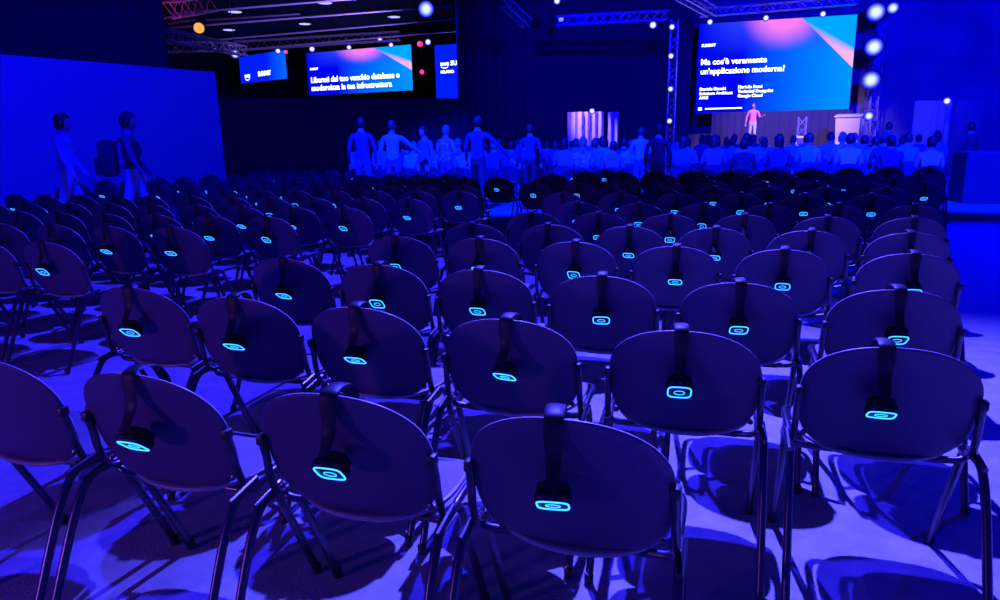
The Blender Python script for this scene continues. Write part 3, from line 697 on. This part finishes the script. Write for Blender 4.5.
# ------------------------------------------------------------------ people
def build_body(name, J, E, head, hands, fwd=Vector((0, 1, 0))):
    """J: name -> (co, radius); E: bones (a, b, zone); head: centre, hands: wrist names with finger direction"""
    names = list(J); me = bpy.data.meshes.new(name)
    me.from_pydata([J[n_][0] for n_ in names], [(names.index(a), names.index(b)) for a, b, _ in E], [])
    o = bpy.data.objects.new(name, me); COL.objects.link(o)
    sk = o.modifiers.new('s', 'SKIN'); sk.use_smooth_shade = True
    lay = me.skin_vertices[0].data if me.skin_vertices else None
    if lay is None:
        bm = bmesh.new(); bm.from_mesh(me); bm.verts.layers.skin.verify(); bm.to_mesh(me); bm.free(); lay = me.skin_vertices[0].data
    for i, n_ in enumerate(names):
        r = J[n_][1]; lay[i].radius = r if isinstance(r, tuple) else (r, r); lay[i].use_root = (n_ == 'pelvis')
    o.modifiers.new('u', 'SUBSURF').levels = 1
    dg = bpy.context.evaluated_depsgraph_get(); dg.update()
    m1 = bpy.data.meshes.new_from_object(o.evaluated_get(dg)); bpy.data.objects.remove(o)
    mb = MB(); mb.add([v.co[:] for v in m1.vertices], [list(p.vertices) for p in m1.polygons])
    hc, yaw = head; R = Matrix.Translation(hc) @ Matrix.Rotation(yaw, 4, 'Z')
    # head: egg with jaw, nose, ears, brow
    n1, n2 = 20, 14; V = []; F = []
    for i in range(n2 + 1):
        ph = PI * i / n2
        for k in range(n1):
            th = 2 * PI * k / n1; x = math.sin(ph) * math.cos(th); y = math.sin(ph) * math.sin(th); z = math.cos(ph)
            w_ = 1 - .22 * max(0, -z) ; X = x * .076 * w_; Y = y * .096 * (1 - .10 * max(0, -z)) + (.012 * max(0, -z)); Z = z * .118
            if y > .75 and abs(x) < .3 and abs(z + .12) < .22: Y += .016 * (1 - abs(x) / .3)
            if y > .7 and abs(abs(x) - .38) < .2 and abs(z - .06) < .13: Y -= .010
            V.append(R @ Vector((X, Y, Z)))
    for i in range(n2):
        for k in range(n1): F.append([i * n1 + k, i * n1 + (k + 1) % n1, (i + 1) * n1 + (k + 1) % n1, (i + 1) * n1 + k])
    mb.add(V, F)
    for s_ in (-1, 1):
        mb.tube([R @ Vector((s_ * .070, -.005, .022)), R @ Vector((s_ * .085, -.016, .012)), R @ Vector((s_ * .082, -.012, -.012)), R @ Vector((s_ * .070, .002, -.026))], .009, 6)
    # hands: palm and five fingers
    for (wn, d, side) in hands:
        p = Vector(J[wn][0]); d = Vector(d).normalized(); u = d.cross(Vector((0, 1, 0)) if abs(d.y) < .8 else Vector((0, 0, 1))).normalized() ; v = d.cross(u)
        mb.tube([p, p + d * .045, p + d * .085], [.024, .034, .030], 10, sx=.55)
        for q, (off, L_) in enumerate(((-.026, .062), (-.009, .074), (.009, .070), (.026, .055))):
            a = p + d * .075 + u * off
            mb.tube([a, a + d * L_ * .5 + v * .006, a + d * L_ * .8 + v * .022], [.0095, .009, .008], 6)
        a = p + d * .03 + u * .028 * side
        mb.tube([a, a + (d + u * side * .8).normalized() * .035, a + (d + u * side * .5).normalized() * .06 + v * .01], [.012, .010, .009], 6)
    me2 = mb.mesh(name, [M_skin]); o = bpy.data.objects.new(name, me2); COL.objects.link(o)
    rm = o.modifiers.new('r', 'REMESH'); rm.mode = 'VOXEL'; rm.voxel_size = .0115; rm.use_smooth_shade = True
    dg = bpy.context.evaluated_depsgraph_get(); dg.update()
    m3 = bpy.data.meshes.new_from_object(o.evaluated_get(dg)); bpy.data.objects.remove(o)
    m3.name = name
    # zones by nearest bone: 0 skin, 1 top, 2 trousers, 3 shoes
    m3.materials.clear()
    for mm in (M_skin, CL['grey'], CL['jeans'], M_cap): m3.materials.append(mm)
    bones = [(Vector(J[a][0]), Vector(J[b][0]), z) for a, b, z in E]
    for p in m3.polygons:
        c = p.center
        if (c - hc).length < .135 : p.material_index = 0; continue
        best = 9; zz = 0
        for a, b, z in bones:
            ab = b - a; t = max(0, min(1, (c - a).dot(ab) / ab.length_squared)); dd = (c - a - ab * t).length
            if dd < best: best = dd; zz = z
        for wn, d, side in hands:
            if (c - Vector(J[wn][0])).dot(Vector(d).normalized()) > -.005 and (c - Vector(J[wn][0])).length < .19: zz = 0
        p.material_index = zz
    for p in m3.polygons: p.use_smooth = True
    return m3
def hair_mesh(hc, yaw, long_=False):
    R = Matrix.Translation(hc) @ Matrix.Rotation(yaw, 4, 'Z'); n1, n2 = 22, 12; V = []; F = []
    for i in range(n2 + 1):
        ph = PI * .74 * i / n2
        for k in range(n1):
            th = 2 * PI * k / n1; x = math.sin(ph) * math.cos(th); y = math.sin(ph) * math.sin(th); z = math.cos(ph)
            front = max(0, y)
            if z < .45 and y > .1:       # cut the face open
                f = min(1, (y - .1) / .3); z = z * (1 - f) + max(z, .45) * f
                sc_ = math.sqrt(max(0, 1 - z * z)) / max(1e-4, math.hypot(x, y)); x *= sc_ ** f; y *= sc_ ** f
            j = 1 + .03 * math.sin(9 * th + 3 * ph)
            zz = z * .128
            if long_ and z < .1 and y < .2: zz -= .12 * min(1, (.1 - z) * 1.6)
            V.append(R @ Vector((x * .087 * j, y * .106 * j - .004, zz + .004)))
    for i in range(n2):
        for k in range(n1): F.append([i * n1 + k, i * n1 + (k + 1) % n1, (i + 1) * n1 + (k + 1) % n1, (i + 1) * n1 + k])
    mb = MB().add(V, F); return mb.mesh('hair', [M_hair[0]], ang=80)
def stand_joints(pose):
    J = {'pelvis': ((0, 0, .96), (.15, .105)), 'waist': ((0, 0, 1.12), (.135, .095)), 'chest': ((0, .01, 1.32), (.165, .11)), 'neck0': ((0, 0, 1.475), (.075, .07)), 'neck': ((0, .01, 1.54), .060), 'skull': ((0, .02, 1.60), .060)}
    T = dict(walk=(.26, -.24), speak=(.05, -.04)).get(pose, (.03, -.03))
    for s_, t in ((-1, T[0]), (1, T[1])):
        k = 'l' if s_ < 0 else 'r'
        J['hip' + k] = ((s_ * .09, 0, .90), .085); J['knee' + k] = ((s_ * .10, t * .55 + .02, .49), .058)
        J['ank' + k] = ((s_ * .11, t - .02, .085), .040); J['toe' + k] = ((s_ * .125, t + .13, .035), (.042, .028))
        J['sho' + k] = ((s_ * .175, 0, 1.42), .062)
        el, wr = (s_ * .25, -.02, 1.14), (s_ * .25, .08, .90)
        if pose == 'walk': el, wr = ((s_ * .24, -s_ * .10 - .05, 1.15), (s_ * .27, -s_ * .12 + .08, .92))
        if pose == 'walk' and s_ > 0: el, wr = ((.40, .05, 1.20), (.60, .18, .96))
        if pose == 'reach' and s_ > 0: el, wr = ((.36, .08, 1.25), (.56, .22, 1.08))
        if pose == 'speak' and s_ < 0: el, wr = ((-.27, .06, 1.15), (-.40, .24, 1.22))
        if pose == 'speak' and s_ > 0: el, wr = ((.26, -.02, 1.15), (.28, .08, .92))
        if pose == 'stand2': el, wr = ((s_ * .25, 0, 1.16), (s_ * .12, .21, 1.14))
        J['elb' + k] = (el, .042); J['wri' + k] = (wr, .029)
    E = [('pelvis', 'waist', 1), ('waist', 'chest', 1), ('chest', 'neck0', 1), ('neck0', 'neck', 0), ('neck', 'skull', 0)]
    for k in 'lr':
        E += [('pelvis', 'hip' + k, 2), ('hip' + k, 'knee' + k, 2), ('knee' + k, 'ank' + k, 2), ('ank' + k, 'toe' + k, 3), ('chest', 'sho' + k, 1), ('sho' + k, 'elb' + k, 1), ('elb' + k, 'wri' + k, 1)]
    return J, E, Vector((0, .035, 1.635))
def sit_joints(v):
    lean = (.0, .05, -.02)[v]
    J = {'pelvis': ((0, .20, .575), (.16, .12)), 'waist': ((0, .175 + lean * .5, .73), (.14, .105)), 'chest': ((0, .16 + lean, .95), (.165, .11)), 'neck0': ((0, .165 + lean, 1.10), (.075, .07)), 'neck': ((0, .18 + lean, 1.16), .060), 'skull': ((0, .19 + lean, 1.23), .055)}
    for s_ in (-1, 1):
        k = 'l' if s_ < 0 else 'r'
        J['hip' + k] = ((s_ * .10, .22, .555), .088); J['knee' + k] = ((s_ * .13, .62, .53), .062); J['ank' + k] = ((s_ * .13, .60 + .05 * (v == 1), .085), .042); J['toe' + k] = ((s_ * .14, .76 + .05 * (v == 1), .035), (.042, .028))
        J['sho' + k] = ((s_ * .175, .155 + lean, 1.045), .062)
        J['elb' + k] = ((s_ * .24, .20 + lean, .79), .042)
        J['wri' + k] = (((s_ * .15, .42, .68), (s_ * .08, .36, .80), (s_ * .13, .45, .665))[v], .029)
    E = [('pelvis', 'waist', 1), ('waist', 'chest', 1), ('chest', 'neck0', 1), ('neck0', 'neck', 0), ('neck', 'skull', 0)]
    for k in 'lr':
        E += [('pelvis', 'hip' + k, 2), ('hip' + k, 'knee' + k, 2), ('knee' + k, 'ank' + k, 2), ('ank' + k, 'toe' + k, 3), ('chest', 'sho' + k, 1), ('sho' + k, 'elb' + k, 1), ('elb' + k, 'wri' + k, 1)]
    return J, E, Vector((0, .205 + lean, 1.250))
BODY = {}
for pz in ('walk', 'stand', 'stand2', 'reach', 'speak'):
    J, E, hc = stand_joints(pz); yaw = {'reach': -.4, 'speak': -.3, 'stand2': .2}.get(pz, 0)
    hands = []
    for k in 'lr':
        d = Vector(J['wri' + k][0]) - Vector(J['elb' + k][0]); hands.append(('wri' + k, d[:], 1 if k == 'l' else -1))
    BODY[pz] = (build_body('body_' + pz, J, E, (hc, yaw), hands), hair_mesh(hc, yaw), hair_mesh(hc, yaw, True))
for v in range(3):
    J, E, hc = sit_joints(v); yaw = (0, .35, -.3)[v]; hands = []
    for k in 'lr':
        d = Vector(J['wri' + k][0]) - Vector(J['elb' + k][0]); hands.append(('wri' + k, d[:], 1 if k == 'l' else -1))
    BODY['sit%d' % v] = (build_body('body_sit', J, E, (hc, yaw), hands), hair_mesh(hc, yaw), hair_mesh(hc, yaw, True))
def person(loc, rz, scale, pose, top, bottom, hair, label, group=None, longhair=False):
    root = empty('person', loc, rz); root.scale = (scale,) * 3; tag(root, label, 'person', group)
    b = link('body', BODY[pose][0], root)
    for i, mm in ((1, CL[top]), (2, CL[bottom])):
        b.material_slots[i].link = 'OBJECT'; b.material_slots[i].material = mm
    h = link('hair', BODY[pose][2 if longhair else 1], root); h.material_slots[0].link = 'OBJECT'; h.material_slots[0].material = M_hair[hair]
    return root
for i, s_ in enumerate(STAND):
    px, py, dist, ht, pose, top, bot, hr, lb = s_
    p = stand_xy[i]; top_z = at(px, py, dist).z
    rz = [-.9, -.9, .4, .2, 2.6, -.3, .1, .2, -.2, 0, .5, -.5][i]
    person(p, rz, min(1.06, max(.90, top_z / 1.757)), pose, top, bot, hr, lb[0].upper() + lb[1:], 'people standing among the seats')
# backpack on the second walker
p = stand_xy[1]
bpk = empty('backpack', (p.x, p.y, 0), -.9); tag(bpk, 'dark backpack on the back of the second walker', 'backpack')
MB().box((0, -.27, 1.22), (.34, .22, .50), bev=.07).build('bag_body', M_case, bpk)
MB().box((0, -.40, 1.12), (.25, .07, .24), bev=.03).build('front_pocket', M_case, bpk)
for s_ in (-1, 1):
    MB().tube(smoothpath([(s_ * .11, -.15, 1.43), (s_ * .12, -.03, 1.505), (s_ * .13, .10, 1.42), (s_ * .15, .11, 1.25), (s_ * .16, -.12, 1.08)]), .014, 8).build('strap', M_case, bpk)
# the speaker on the stage
p = on_y(753, 120, YS - 2.4)
person((p.x, YS - 2.4, ZST), PI - .35 + .25, .985, 'speak', 'pink', 'pale', 1, 'Speaker in pink shirt and pale trousers gesturing on the stage')

# seated audience
fil = [14.3, 15.3, 16.4, 17.6, 19.0, 21.0, 23.6]
tops = ['dark', 'navy', 'grey', 'light blue', 'white', 'navy', 'patterned', 'grey', 'light blue']
rowword = ['nearest', 'second', 'third', 'fourth', 'fifth', 'sixth', 'farthest']
num = ['first', 'second', 'third', 'fourth', 'fifth', 'sixth', 'seventh', 'eighth', 'ninth', 'tenth', 'eleventh', 'twelfth', 'thirteenth', 'fourteenth', 'fifteenth', 'sixteenth', 'seventeenth', 'eighteenth', 'nineteenth', 'twentieth', 'twenty-first', 'twenty-second', 'twenty-third', 'twenty-fourth', 'twenty-fifth', 'twenty-sixth', 'twenty-seventh', 'twenty-eighth', 'twenty-ninth', 'thirtieth']
for ri, Y in enumerate(fil):
    x0 = on_y(352, 150, Y).x if ri < 3 else on_y(470, 150, Y).x
    x1 = on_y(945, 150, Y).x
    n = 0; x = x0 + .1
    while x < x1:
        gap = (on_y(640, 150, Y).x < x < on_y(672, 150, Y).x)
        if not gap and random.random() > (.18 if ri < 3 else .35) and not any((Vector((x, Y + .2, 0)) - q).length < .62 for q in stand_xy):
            tp_ = random.choice(tops); yy = Y + random.uniform(-.06, .06); rz = random.uniform(-.12, .12)
            where = '%s person from left in the %s audience row' % (num[min(n, 29)], rowword[ri])
            person((x, yy, 0), rz, random.uniform(.95, 1.04), 'sit%d' % random.randrange(3), tp_, random.choice(['jeans', 'dark', 'navy']), random.choice([0, 0, 1, 1, 2]),
                   'Seated %s, in %s top' % (where, tp_), 'seated audience before the stage', random.random() < .35)
            c = link('stacking_chair', far_chair); c.location = (x, yy, 0); c.rotation_euler = (0, 0, rz)
            tag(c, 'dark chair occupied by the ' + where, 'chair', 'occupied audience chairs')
            n += 1
        x += .64 if ri < 3 else .78
bpy.context.view_layer.update()
